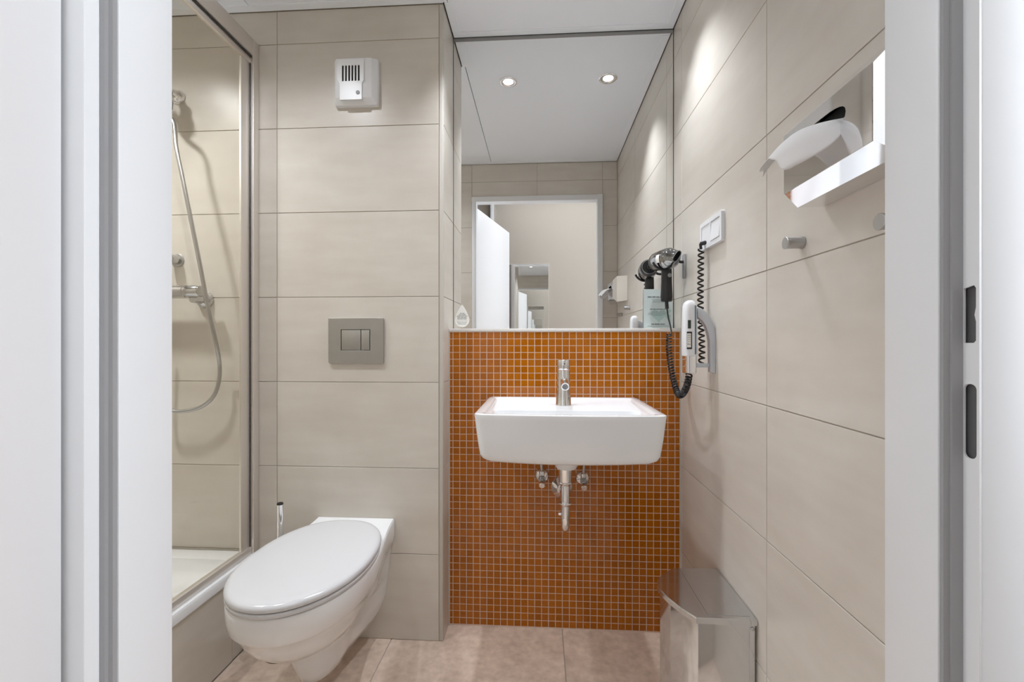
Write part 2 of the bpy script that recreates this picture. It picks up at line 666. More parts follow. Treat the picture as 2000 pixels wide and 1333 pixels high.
# door wall (this side of the room, seen in the mirror)
FX0, FX1, FZ = -0.452, 0.405, 2.0
bm = bmesh.new()
bm_box(bm, XL - .1, FX0 - .001, DW0, DW1 - G, 0, 2.52)
bm_box(bm, FX1 + .001, 1.3, .4262, DW1 - G, 0, 2.52)
bm_box(bm, FX0 - .001, FX1 + .001, DW0, DW1 - G, FZ + .001, 2.52)
wf = struct(from_bm('wall_front', bm, HALLW))
tiles(wf, 'wall_tile', (0, DW1, 0), -X, Z, [-XR, -FX1], ROWS)
tiles(wf, 'wall_tile', (0, DW1, 0), -X, Z, [-FX0, 1.052, -XL], ROWS)
tiles(wf, 'wall_tile', (0, DW1, 0), -X, Z, [-FX1, 0.02, -FX0], [FZ + .001, 2.1, 2.218])

# ------------------------------------------------------------------ door frame and leaf
dr = bpy.data.objects.new('door_1', None)
COL.objects.link(dr)
struct(dr, 'white door frame with open white leaf and rubber seal')


def jamb(name, poly, z1):
    return prism(name, poly, 0, z1, WHITE, dr, bev=0.0016, ang=40)


jamb('frame_jamb', [(-.4228, .494), (-.4228, .4274), (-.4325, .4274), (-.4325, .4018), (-.492, .4018), (-.492, .4105),
                    (-.4516, .4105), (-.4516, .494)], FZ)
jamb('frame_jamb', [(.3706, .5104), (.4046, .5104), (.4046, .4260), (.455, .4260), (.455, .4209), (.3874, .4209), (.3874, .4236), (.400, .4236),
                    (.400, .4448), (.3706, .4448)], FZ)
bm = bmesh.new()
bm_box(bm, -.4516, .4046, .43, .499, 1.968, FZ)
bm_box(bm, -.492, .4550, .4018, .4105, 1.980, 2.04)
bm_box(bm, .38, .455, .4106, .4258, 1.980, 2.04)
bm_box(bm, -.4516, .4046, .4105, .43, 1.980, FZ)
from_bm('frame_head', bm, WHITE, dr)
# left seal in its groove, right seal in its groove
prism('seal', [(-.4242, .4268), (-.4242, .4225), (-.4278, .4215), (-.4278, .4175), (-.4318, .4165), (-.4318, .4268)], 0.002, 1.95, RUBBER, dr)
prism('seal', [(.3722, .4440), (.3722, .4408), (.3768, .4398), (.3768, .4372), (.3855, .4362), (.3855, .4440)], 0.002, 1.95, RUBBER, dr)
# lock-side face with the two keeps
mS = basis((0.3855, 0, 0), -Y, Z, -X)   # local x = -Y


def slot(y0, y1, z0, z1, r):
    return rrect(-y1, -y0, z0, z1, r, 4)


waist = [(-.4378, 1.041 + .002), (-.4358, 1.041), (-.4262, 1.041), (-.4242, 1.043), (-.4242, 1.060), (-.4256, 1.066), (-.4242, 1.073),
         (-.4242, 1.090), (-.4262, 1.0925), (-.4358, 1.0905), (-.4378, 1.0885), (-.4378, 1.075), (-.4366, 1.068), (-.4378, 1.061)]
plate('strike_plate', [(-.4366, 0.001), (-.4211, 0.001), (-.4211, 1.966), (-.4366, 1.966)],
      [slot(.4236, .4358, .937, 1.004, .005), [(max(p[0], -.4358), p[1]) for p in waist]], 0.0018, WHITE, dr,
      mtx=basis((0.3873, 0, 0), -Y, Z, -X) @ Matrix.Translation((0, 0, 0)))
box('keep_shade_box', .3895, .3995, .4240, .4440, .90, 1.12, KEEPSHADE, dr)  # dark box added to deepen the shade inside the keeps
# leaf, swung into the hall
d = Vector((0.2364, -0.9717, 0)).normalized()
nl = Vector((-d.y, d.x, 0))
mL = basis((-.4545, .398, 0), d, nl, Z)
mL = Matrix((d, -nl if nl.x > 0 else nl, Z)).transposed().to_4x4()
mL.translation = Vector((-.4508, .3985, 0))
lf = box('door_leaf', 0, 0.80, 0, 0.040, 0.008, 1.972, LEAFM, dr, bev=0.002, mtx=mL)
bmh = bmesh.new()
for sgn, off in ((-1, 0.0), (1, 0.040)):
    pa = [mL @ Vector((0.735, off + sgn * t, 1.03)) for t in (0, .02, .045)]
    pb = [mL @ Vector((0.735 - t, off + sgn * .045, 1.03)) for t in (.01, .06, .12)]
    bm_tube(bmh, smooth_path(pa + pb, 5), 0.009, 12)
hd = from_bm('door_handle', bmh, STEEL, lf, smooth=1.0)
hd['label'] = 'steel lever handle'

# ------------------------------------------------------------------ hall behind the camera
whl = struct(box('wall_hall', -0.458, 1.3, -1.45, -0.80, 0, 2.52, HALLW))
struct(box('wall_hall_recess', -1.3, -0.4585, -1.45, -.845, 0, 2.52, HALLW))
struct(box('wall_hall_left', -1.36, -1.25, -1.55, DW0, 0, 2.52, HALLW))
struct(box('wall_hall_right', 1.25, 1.36, -1.45, DW0 + .012, 0, 2.52, HALLW))
struct(box('ceiling_hall', -1.36, 1.36, -1.55, DW1 - .02, 2.5, 2.58, HALLC))
struct(box('trim_5', -0.470, -0.438, -0.805, -.78, 0.0, 2.5, WHITE, bev=0.002))
struct(box('baseboard_hall', -0.437, 1.25, -0.80, -0.786, 0, 0.07, WHITE, bev=0.002))
wn = struct(box('fill_window_1', 1.236, 1.2495, -.17, .395, .75, 2.25, WHITE, bev=.002), 'white framed window added on the unseen hall wall as fill light')  # unseen window, added to light the leaf and frame from the right
box('fill_window_pane', 1.2335, 1.2355, -.12, .345, .80, 2.20, FILLGLOW, wn)
box('fill_window_bar', 1.226, 1.2333, .095, .130, .80, 2.20, WHITE, wn)
hm = thing('hall_mirror', 'tall narrow mirror on the hall wall, seen through the doorway in the big mirror', 'mirror', (-.118, -.798, 0.3))
box('mirror_pane', -.290, .077, -.7995, -.7945, 0.3, 1.772, MIRROR, hm)
box('edge_frame', -.294, -.2905, -.7995, -.792, 0.296, 1.776, ALU, hm)
box('edge_frame', .0775, .081, -.7995, -.792, 0.296, 1.776, ALU, hm)
box('edge_frame', -.2905, .0775, -.7995, -.792, 1.7725, 1.776, ALU, hm)
box('edge_frame', -.2905, .0775, -.7995, -.792, 0.296, 0.2995, ALU, hm)
settle(hm)
hl = thing('hall_fill_lamp', 'flat white lamp panel added on the unseen hall ceiling as fill light', 'lamp', (.25, -.45, 2.5))  # unseen lamp, added to light the hall and fill the doorway
box('fill_lamp_housing', -.43, .73, -.70, .16, 2.46, 2.4995, PLASTIC, hl, bev=0.004)
box('fill_lamp_diffuser', -.40, .70, -.67, .13, 2.452, 2.4595, FILLPANELGLOW, hl)
settle(hl)

# ------------------------------------------------------------------ downlights
names = ['round recessed downlight above the left half of the washbasin',
         'round recessed downlight above the right half of the washbasin',
         'round recessed downlight above the toilet',
         'round recessed downlight inside the shower']
for (x, y), lb, watts in zip(DOWNLIGHTS, names, SPOT_W):
    t = thing('downlight', lb, 'lamp', (x, y, H), 'recessed downlights')
    prof = [(0, .041), (.0022, .041), (.004, .038), (.004, .031), (.0012, .0245), (.0004, .0226)]
    ring = loft('trim_ring', [circ(Vector((x, y, H - a)), r, 40, X, Y) for a, r in prof], CHROME, t, cap0=False, cap1=False)
    lathe('bulb_lens', (x, y, H + .0), (x, y, H - 1), [(0, .0225), (.0006, .0225), (.001, .001)], BULB, t, n=28)
    settle(t)
    l = bpy.data.lights.new('downlight_beam', 'SPOT')
    l.energy = watts
    l.spot_size = math.radians(94 if x > -.5 else 150)
    l.spot_blend = 1.0
    l.shadow_soft_size = 0.017 if x > -1 else 0.05
    l.color = (0.94, 0.98, 1.05)
    lo = bpy.data.objects.new('downlight_beam', l)
    lo.location = (x, y, H - 0.012)
    COL.objects.link(lo)

# ------------------------------------------------------------------ wall mirror over the ledge
mi = thing('wall_mirror', 'large frameless mirror filling the niche above the orange mosaic', 'mirror', (.08, YM, 1.0905))
box('mirror_pane', XN + .0015, XR - .0015, YM, YM + .006, 1.0912, 2.203, MIRROR, mi)
box('shaded_wall_strip', XN + .001, XR - .001, YM - .0006, YM + .006, 2.2032, 2.2165, SHADEG, mi)  # grey strip painted as the shaded wall between mirror and ceiling
box('edge_strip', XN + .0002, XN + .0018, YM - .0012, YM + .006, 1.0912, 2.2165, GAPM, mi)
box('edge_strip', XR - .0022, XR - .0002, YM - .0012, YM + .006, 1.0912, 2.2165, GAPM, mi)
settle(mi)


# ------------------------------------------------------------------ printed text made of word-length strokes
def words(name, mtx, lines, mat, parent, th=0.0002):
    """lines: (x centre, y, width, stroke height, n words) in local XY, face +Z."""
    rnd = random.Random(name + str(len(lines)))
    bm = bmesh.new()
    for xc, y, wd, hh, nw in lines:
        ws = [rnd.uniform(.6, 1.4) for _ in range(nw)]
        gap = hh * 0.7
        tot = wd - gap * (nw - 1)
        s = sum(ws)
        x = xc - wd / 2
        for q in ws:
            L = tot * q / s
            nl_ = max(1, int(L / (hh * .8)))
            for g in range(nl_):
                a = x + L * g / nl_
                b_ = a + L / nl_ * 0.74
                e = rnd.choice((0, 0, .25)) * hh
                bm_box(bm, a, b_, y - hh / 2, y + hh / 2 + e, 0, th)
            x += L + gap
    bmesh.ops.transform(bm, matrix=mtx, verts=bm.verts[:])
    o = from_bm(name, bm, mat, parent)
    o['kind'] = 'stuff'
    return o


# teardrop sticker on the mirror
sx, sz = -.3015, 1.127
st = thing('teardrop_sticker', 'white teardrop shaped sticker with small black print, low on the mirror by the niche corner', 'sticker', (sx, YM, 1.096))
pts = []
R = .0285
for i in range(33):
    a = -PI * 1.17 + (PI * 1.34) * i / 32 - 0.0
    pts.append((R * math.cos(a + PI * .0), R * math.sin(a)))
pts = [(R * math.cos(a), R * math.sin(a)) for a in [math.radians(210 + 300 * 0 + 0)]] and []
for i in range(37):
    a = math.radians(-205 + 230 * i / 36)     # round lower part
    pts.append((R * math.cos(a), R * math.sin(a)))
pts += [(R * .62, R * 1.12), (R * .28, R * 1.72), (0.001, R * 2.05), (-.001, R * 2.05), (-R * .28, R * 1.72), (-R * .62, R * 1.12)]
mD = basis((sx, YM - .0002, sz), X, Z, -Y)
plate('sticker_sheet', pts, [], 0.0004, LABELW, st, mtx=mD)
words('sticker_print', basis((sx, YM - .0007, sz), X, Z, -Y),
      [(.001, .025, .018, .0018, 2), (.001, .0195, .028, .002, 2), (.0, .014, .042, .002, 3), (.0, .0085, .036, .002, 3), (0, .003, .036, .002, 3)], INK, st)
words('sticker_print_small', basis((sx, YM - .0007, sz), X, Z, -Y),
      [(.0, -.005, .040, .0014, 4), (0, -.011, .038, .0014, 4), (0, -.0165, .032, .0014, 3)], INKL, st)
settle(st)

# information card standing in the mirror corner
cx0, cx1, cz0, cz1 = .388, .4945, 1.0912, 1.240
cd = thing('info_card', 'pale green printed card standing on the ledge in the corner of the mirror', 'card', ((cx0 + cx1) / 2, 1.72, cz0))
mC = basis(((cx0 + cx1) / 2, 1.7185, cz0), X, Z, -Y) @ Matrix.Rotation(math.radians(-2.2), 4, 'X')
wC, hC = cx1 - cx0, cz1 - cz0
plate('card_sheet', [(-wC / 2, 0), (wC / 2, 0), (wC / 2, hC), (-wC / 2, hC)], [], .0006, CARDM, cd, mtx=mC)
mC2 = mC @ Matrix.Translation((0, 0, .0007))


def heart(cx, cy, s):
    o = []
    for i in range(40):
        t_ = 2 * PI * i / 40
        o.append((cx + s * 16 * math.sin(t_) ** 3 / 16, cy + s * (13 * math.cos(t_) - 5 * math.cos(2 * t_) - 2 * math.cos(3 * t_) - math.cos(4 * t_)) / 16))
    return o


hb = plate('card_picture', heart(0.002, .050, .028), [], .0001, CARDH, cd, mtx=mC2)
hb2 = plate('card_picture', heart(.036, .044, .010), [], .0001, CARDH, cd, mtx=mC2)
hb3 = plate('card_picture', heart(.042, .066, .008), [], .0001, CARDH, cd, mtx=mC2)
mC3 = mC @ Matrix.Translation((0, 0, .0009))
words('card_print', mC3, [(-.008, .119, .060, .0034, 4), (0, .073, .058, .0022, 5), (.0, .0165, .050, .0030, 3)], INK, cd)
words('card_print_small', mC3, [(0, .109, .045, .0014, 6), (0, .104, .038, .0014, 5), (0, .099, .044, .0014, 6), (0, .063, .052, .0014, 6),
                                (0, .0585, .074, .0014, 8), (0, .054, .076, .0014, 8), (.0, .0495, .034, .0014, 4), (0, .0095, .078, .0014, 8)], INKL, cd)
settle(cd)

# ------------------------------------------------------------------ washbasin
SXC, SHW = .0804, .2655
N_ARC = 10


def bring(hw, y0, y1, r, z, bow=0.0, xc=SXC, zb=0.0):
    """rounded rectangle ring, the front (y0) bowed towards the room by bow."""
    base = []
    k = N_ARC
    fr = 16
    cs = ((hw - r, y1 - r, 0), (-hw + r, y1 - r, PI / 2), (-hw + r, y0 + r, PI), (hw - r, y0 + r, 1.5 * PI))
    for ci, (cx, cy, a0) in enumerate(cs):
        for i in range(k + 1):
            a = a0 + (PI / 2) * i / k
            base.append((cx + r * math.cos(a), cy + r * math.sin(a)))
        nx = cs[(ci + 1) % 4]
        a1 = a0 + PI / 2
        p = (cx + r * math.cos(a1), cy + r * math.sin(a1))
        q = (nx[0] + r * math.cos(a1), nx[1] + r * math.sin(a1))
        for i in range(1, fr):
            t_ = i / fr
            base.append((p[0] + (q[0] - p[0]) * t_, p[1] + (q[1] - p[1]) * t_))
    out = []
    ym = (y0 + y1) / 2
    for x, y in base:
        s = 1 - (x / hw) ** 2
        f = max(0.0, (ym - y) / (ym - y0))
        out.append(Vector((xc + x, y - bow * s * f, z - zb * s * f)))
    return out


wbn = thing('washbasin', 'white rectangular ceramic washbasin hung on the orange mosaic', 'washbasin', (SXC, YMOS, .70))
YB = 1.638
rings = [bring(.030, 1.370, 1.430, .028, .652),
         bring(.036, 1.364, 1.436, .034, .662),
         bring(.046, 1.354, 1.446, .044, .697),
         bring(.19, 1.27, YB - .03, .05, .704),
         bring(.236, 1.252, YB, .028, .709, .010, zb=.006),
         bring(.246, 1.246, YB, .026, .716, .012, zb=.007),
         bring(.2515, 1.243, YB, .026, .728, .013, zb=.007),
         bring(.258, 1.240, YB, .024, .775, .014),
         bring(.2635, 1.2375, YB, .022, .826, .014),
         bring(.2648, 1.2365, YB, .021, .8365, .014),
         bring(.2640, 1.2375, YB, .020, .8405, .014),
         bring(.2615, 1.241, YB - .001, .018, .842, .014),
         bring(.2420, 1.256, YB - .020, .018, .8415, .013),
         bring(.2385, 1.2595, YB - .024, .018, .840, .013),
         bring(.2350, 1.262, YB - .034, .020, .8335, .013),
         bring(.2260, 1.266, 1.412, .026, .8315, .012),
         bring(.2220, 1.270, 1.404, .030, .828, .012),
         bring(.2140, 1.276, 1.398, .034, .800, .010),
         bring(.1980, 1.290, 1.388, .040, .770, .008),
         bring(.1500, 1.315, 1.370, .025, .757, .004),
         bring(.0300, 1.330, 1.355, .010, .753, .0)]
loft('basin', rings, CERAMIC, wbn, ang=40)
# overflow ring on the inner back wall and the waste in the bottom
lathe('overflow_ring', (SXC + .0, 1.4035, .8085), (SXC + .0, 1.30, .816), [(-.004, .0105), (.0012, .0105), (.0022, .0095), (.0022, .007), (0, .0065)], CHROME, wbn, n=28)
lathe('overflow_hole', (SXC, 1.4035, .8085), (SXC, 1.30, .816), [(-.004, .0066), (.0004, .0066)], BLACKM, wbn, n=20)
lathe('waste_plug', (SXC, 1.343, .753), (SXC, 1.343, 1), [(0, .012), (.003, .012), (.0045, .009), (.005, .001)], CHROME, wbn, n=24)
settle(wbn)

# mixer tap
TX, TY, TZ = .0768, 1.497, .8325
tp = thing('mixer_tap', 'chrome single lever mixer tap standing on the back of the washbasin', 'tap', (TX, TY, TZ))
lathe('tap_body', (TX, TY, TZ), (TX, TY, 2), [(0, .0262), (.004, .0262), (.006, .0250), (.030, .0240), (.045, .0218), (.112, .0212), (.1155, .0205)], CHROME, tp, n=40)
hndl = lathe('tap_lever', (TX, TY, TZ + .117), (TX, TY, 2), [(0, .0205), (.002, .0214), (.030, .0214), (.0335, .0200), (.0345, .010), (.0346, .0005)], CHROME, tp, n=40)
pin = rod('lever_pin', (TX + .001, TY - .019, .967), (TX + .001, TY - .050, .971), .0033, CHROME, hndl, n=14, ch=.0006)
rod('lever_mark', (TX + .001, TY - .0505, .971), (TX + .001, TY - .0512, .971), .0024, BLACKM, tp, n=12)
sp = [Vector((TX, TY - .005, .918)), Vector((TX, TY - .045, .914)), Vector((TX, TY - .085, .9075)), Vector((TX, TY - .102, .9045))]
spo = tube('tap_spout', smooth_path(sp, 5), .0122, CHROME, tp, n=24)
lathe('aerator', (TX, TY - .101, .9047), (TX, TY - .20, .888), [(0, .0126), (.004, .0126), (.0055, .0115), (.0055, .0092), (.002, .0088)], CHROME, spo, n=28)
lathe('aerator_mesh', (TX, TY - .101, .9047), (TX, TY - .20, .888), [(0, .009), (.003, .009)], PLASTICG, spo, n=20)
settle(tp)
inv = tp.matrix_basis.inverted()

# siphon
DX = .0775
dt = thing('drain_trap', 'chrome tubular drain trap under the middle of the washbasin', 'drain trap', (DX, 1.40, .44))
lathe('drain_tail', (DX, 1.40, .656), (DX, 1.40, 0), [(0, .0285), (.002, .0285), (.003, .0215), (.006, .0205), (.043, .0200), (.045, .0192)], CHROME, dt, n=32)
lathe('union_nut', (DX, 1.40, .612), (DX, 1.40, 0), [(0, .0185), (.002, .0205), (.006, .0205), (.010, .0165), (.014, .0145)], CHROME, dt, n=28)
lathe('compression_ring', (DX, 1.40, .547), (DX, 1.40, 0), [(0, .0135), (.001, .0200), (.004, .0206), (.0085, .0160), (.012, .0135)], CHROME, dt, n=28)
pu = [Vector((DX, 1.40, .604)), Vector((DX, 1.40, .56)), Vector((DX, 1.40, .50))]
RU = .042
for i in range(0, 13):
    a = PI + PI * i / 12
    pu.append(Vector((DX + .003 * (1 - math.cos(PI * i / 12)) / 2, 1.40 + RU + RU * math.cos(a), .495 + RU * math.sin(a))))
pu += [Vector((DX + .003, 1.484, .500))]
for i in range(0, 8):
    a = PI / 2 * i / 7
    pu.append(Vector((DX + .003, 1.484 + .022 * (1 - math.cos(a)), .503 + .018 * math.sin(a))))
pu += [Vector((DX + .003, 1.57, .521)), Vector((DX + .003, YMOS - .001, .521))]
tube('trap_pipe', pu, .0132, CHROME, dt, n=24)
lathe('wall_rosette', (.0775, YMOS - .0005, .516), (.0775, 1.0, .516), [(0, .038), (.004, .038), (.014, .027), (.022, .0175), (.026, .0165)], CHROME, dt, n=36)
rod('drain_screw', (DX - .020, 1.41, .506), (DX - .008, 1.408, .506), .0055, CHROME, dt, n=12)
settle(dt)

# angle valves
for vx, vz, lb in ((.0060, .557, 'chrome angle valve under the washbasin, left of the drain trap'),
                   (.1525, .551, 'chrome angle valve under the washbasin, right of the drain trap')):
    v = thing('angle_valve', lb, 'valve', (vx, YMOS, vz))
    lathe('rosette', (vx, YMOS - .0005, vz), (vx, 1, vz), [(0, .0265), (.004, .0265), (.012, .021), (.018, .012)], CHROME, v, n=32)
    lathe('valve_body', (vx, YMOS - .014, vz), (vx, 1, vz), [(0, .011), (.020, .011), (.026, .0125), (.036, .0125), (.038, .009)], CHROMEK, v, n=24)
    lathe('valve_knob', (vx, YMOS - .040, vz - .008), (vx, YMOS - .08, vz - .030), [(0, .009), (.006, .0105), (.022, .0115), (.025, .0095)], CHROME, v, n=24)
    lathe('outlet_nut', (vx, YMOS - .034, vz + .009), (vx, YMOS - .034, 1), [(0, .0095), (.016, .0095), (.018, .006)], CHROME, v, n=8)
    tube('supply_pipe', smooth_path([(vx, YMOS - .034, vz + .022), (vx, YMOS - .036, vz + .08), (vx + (.03 if vx < .05 else -.03), YMOS - .05, vz + .125),
                                     (TX + (-.02 if vx < .05 else .02), 1.56, .7005)], 6), .0048, STEEL, v, n=10)
    settle(v)

# ------------------------------------------------------------------ toilet
TC = -.647


def tring(bw, W, P, F, z, wall=BACK - .0005, n=36, e=2.2, zf=0.0):
    """outline: half width bw at the wall, W at y=P, rounded front at y=F. zf lifts the wall end."""
    half = []
    nb = n // 2
    for i in range(nb):
        t_ = i / nb
        s = t_ * t_ * (3 - 2 * t_)
        y = wall + (P - wall) * t_
        half.append((bw + (W - bw) * s, y))
    for i in range(nb + 1):
        a = PI / 2 * i / nb
        half.append((W * math.cos(a) ** (2 / e), P - (P - F) * math.sin(a) ** (2 / e)))
    half[-1] = (0.0, F)
    pts_ = [(x, y) for x, y in half] + [(-x, y) for x, y in reversed(half[:-1])]
    return [Vector((TC + x, y, z + zf * max(0.0, (y - P) / (wall - P)) ** 2)) for x, y in pts_]


tl = thing('toilet', 'white wall hung toilet with closed lid', 'toilet', (TC, BACK, .07))
rings = [tring(.030, .018, 1.33, 1.27, .076),
         tring(.062, .040, 1.33, 1.235, .080),
         tring(.082, .056, 1.33, 1.215, .092),
         tring(.096, .066, 1.33, 1.200, .118),
         tring(.106, .073, 1.33, 1.186, .160),
         tring(.112, .079, 1.32, 1.172, .205),
         tring(.115, .088, 1.30, 1.150, .226),
         tring(.117, .108, 1.27, 1.105, .236),
         tring(.119, .124, 1.26, 1.068, .252),
         tring(.122, .140, 1.25, 1.040, .278),
         tring(.125, .152, 1.25, 1.021, .306),
         tring(.128, .160, 1.25, 1.008, .330),
         tring(.131, .1655, 1.25, .999, .336),
         tring(.135, .170, 1.25, .993, .345),
         tring(.138, .173, 1.25, .989, .370),
         tring(.1385, .1735, 1.25, .988, .400, zf=.012),
         tring(.1370, .1720, 1.25, .990, .4055, zf=.013),
         tring(.1340, .1680, 1.25, .996, .4085, zf=.014)]
loft('bowl', rings, CERAMIC, tl, ang=38)


def egg(W, back, F, z, n=40, P=1.235):
    half = []
    for i in range(n + 1):
        a = PI * i / n
        c, s = math.cos(a), math.sin(a)
        if c >= 0:
            y = P + (back - P) * abs(c) ** .92
            x = W * abs(s) ** (.86)
        else:
            y = P - (P - F) * abs(c) ** .97
            x = W * abs(s) ** .97
        half.append((x, y))
    half[0] = (0, back)
    half[-1] = (0, F)
    p_ = half + [(-x, y) for x, y in reversed(half[1:-1])]
    return [Vector((TC + x, y, z)) for x, y in p_]


B0, F0, W0 = 1.488, .981, .1755
loft('seat', [egg(W0 - .006, B0 - .004, F0 + .006, .4092), egg(W0 - .002, B0, F0 + .002, .411), egg(W0 - .001, B0, F0 + .001, .417), egg(W0 - .005, B0 - .002, F0 + .005, .4208)], SEATM, tl)
loft('lid', [egg(W0 - .007, B0, F0 + .007, .4225), egg(W0 - .001, B0 + .003, F0 + .001, .4248), egg(W0, B0 + .004, F0, .4295), egg(W0 - .0015, B0 + .003, F0 + .0015, .4345),
             egg(W0 - .006, B0 - .001, F0 + .006, .4388), egg(W0 - .014, B0 - .008, F0 + .014, .4412), egg(W0 - .03, B0 - .022, F0 + .03, .4425),
             egg(W0 * .45, 1.36, 1.12, .4438, P=1.24)], SEATM, tl, ang=40)
settle(tl)

# flush plate
fp = thing('flush_plate', 'brushed steel flush plate above the toilet', 'flush plate', (-.6435, BACK, .968))
fx0, fx1, fz0, fz1 = -.7415, -.5455, .968, 1.1245
bx0, bx1, bz0, bz1 = -.6975, -.5915, 1.011, 1.086
mF = basis((0, BACK - .0005, 0), X, Z, -Y)
plate('plate_frame', rrect(fx0, fx1, fz0, fz1, .003), [rrect(bx0, bx1, bz0, bz1, .002)], .0095, STEEL, fp, mtx=mF, bev=0.0006)
box('button_recess', bx0 - .001, bx1 + .001, BACK - .002, BACK - .0005, bz0 - .001, bz1 + .001, BLACKM, fp)
xs = bx0 + (bx1 - bx0) * .675
box('large_button', bx0 + .0022, xs - .0006, BACK - .0092, BACK - .002, bz0 + .0022, bz1 - .0022, STEEL, fp, bev=.0008)
box('small_button', xs + .0012, bx1 - .0034, BACK - .0086, BACK - .002, bz0 + .0022, bz1 - .0022, STEEL, fp, bev=.0008)
settle(fp)

# ventilation unit
fu = thing('ventilation_fan', 'white square extractor fan unit high on the tiled wall', 'fan', (-.627, BACK, 1.855))
vx0, vx1, vz0, vz1 = -.717, -.563, 1.866, 2.024
yb, yf = BACK - .0005, BACK - .036


def rect_ring(x0, x1, z0, z1, y, r=.006):
    return [Vector((p[0], y, p[1])) for p in rrect(x0, x1, z0, z1, r, 4)]


loft('fan_housing', [rect_ring(vx0 - .001, vx1 + .001, vz0 - .001, vz1 + .001, yb), rect_ring(vx0, vx1, vz0, vz1, yb - .016),
                     rect_ring(vx0 + .012, vx1 - .014, vz0 + .016, vz1 - .006, yf + .001), rect_ring(vx0 + .014, vx1 - .016, vz0 + .018, vz1 - .008, yf)], PLASTIC, fu, ang=25)
mV = basis((0, yf + .0005, 0), X, Z, -Y)
ox, oz = -.6515, 1.972
cover = [(-.687, 1.874), (-.610, 1.874), (-.610, 1.930), (-.603, 1.940), (-.603, 2.012), (-.694, 2.012), (-.697, 1.945), (-.687, 1.930)]
slots = []
for i in range(6):
    x0 = -.6800 + i * .0112
    slots.append(rrect(x0, x0 + .0070, 1.937, 1.992, .0014, 3))
plate('fan_cover', cover, slots, .0045, PLASTIC, fu, mtx=mV, bev=0.0004)
box('grille_dark', -.682, -.612, yf - .0014, yf - .0004, 1.934, 1.995, BLACKM, fu)
rod('fan_button', (-.6235, yf - .003, 1.897), (-.6235, yf - .0065, 1.897), .0068, PLASTICG, fu, n=24, ch=.0008)
settle(fu)

# toilet brush
BRX, BRY = -.866, 1.452
tb = thing('toilet_brush', 'chrome toilet brush with black cap standing behind the toilet', 'toilet brush', (BRX, BRY, 0))
lathe('brush_holder', (BRX, BRY, .001), (BRX, BRY, 1), [(0, .046), (.004, .048), (.22, .048), (.222, .046), (.222, .012)], STEEL, tb, n=32)
rod('brush_handle', (BRX, BRY, .20), (BRX, BRY, .499), .0098, CHROME, tb, n=24)
lathe('handle_cap', (BRX, BRY, .499), (BRX, BRY, 1), [(0, .0102), (.003, .0102), (.006, .0085), (.0065, .001)], BLACK, tb, n=24)
settle(tb)

# ------------------------------------------------------------------ shower
sb = struct(box('wall_shower_base', -1.06, -1.002 - G, DW1 + .002, BACK - .010, 0, .262, GROUT))
tiles(sb, 'apron_tile', (-1.002, 0, 0), Y, Z, [DW1 + .003, .81, 1.41, BACK - .009], [0.001, .262])
stx0, stx1, sy0, sy1 = XL + .002, -.992, DW1 + .004, BACK - .009
tr = thing('shower_tray', 'white shower tray with rounded rim behind the glass screen', 'shower tray', (-1.42, 1.0, .2))


def tray_ring(i, z, r=.02):
    return [Vector((p[0], p[1], z)) for p in rrect(stx0 + i, stx1 - i, sy0 + i, sy1 - i, r, 5)]


trg = [tray_ring(.020, .2645, .02), tray_ring(.004, .2645, .02), tray_ring(0, .270), tray_ring(0, .292), tray_ring(.004, .299), tray_ring(.010, .3005),
       tray_ring(.050, .2985, .03), tray_ring(.060, .295, .04), tray_ring(.075, .262, .05), tray_ring(.095, .248, .06), tray_ring(.3, .242, .08)]
loft('tray_basin', trg, CERAMIC, tr, cap0=False)
lathe('tray_drain', (-1.5, .9, .2425), (-1.5, .9, 1), [(0, .045), (.003, .045), (.005, .03), (.0055, .001)], CHROME, tr, n=32)
settle(tr)

ss = thing('shower_screen', 'framed clear glass shower screen left of the toilet', 'shower screen', (-1.01, 1.0, .3))
box('wall_profile', -1.010, -1.000, 1.516, BACK - .001, .3005, 2.100, ALU, ss, bev=.001)
box('wall_profile_channel', -1.030, -1.0105, 1.522, BACK - .001, .3005, 2.100, ALU, ss)
box('top_rail', -1.034, -1.000, DW1 + .003, 1.5155, 2.043, 2.100, ALU, ss, bev=.001)
box('top_seal', -1.0105, -1.006, DW1 + .003, 1.5155, 2.036, 2.0425, RUBBERD, ss)
box('glass_rail', -1.022, -1.009, DW1 + .003, 1.5155, 2.016, 2.0355, ALU, ss, bev=.001)
box('side_seal', -1.0130, -1.0095, 1.5125, 1.5155, .326, 2.036, RUBBERD, ss)
box('glass_stile', -1.0195, -1.0125, 1.468, 1.5122, .326, 2.0155, ALU, ss, bev=.001)
box('glass_pane', -1.0185, -1.0135, DW1 + .006, 1.4675, .326, 2.0155, GLASS, ss)
box('bottom_rail', -1.026, -1.006, DW1 + .003, 1.5155, .3007, .3255, ALU, ss, bev=.002)
settle(ss)

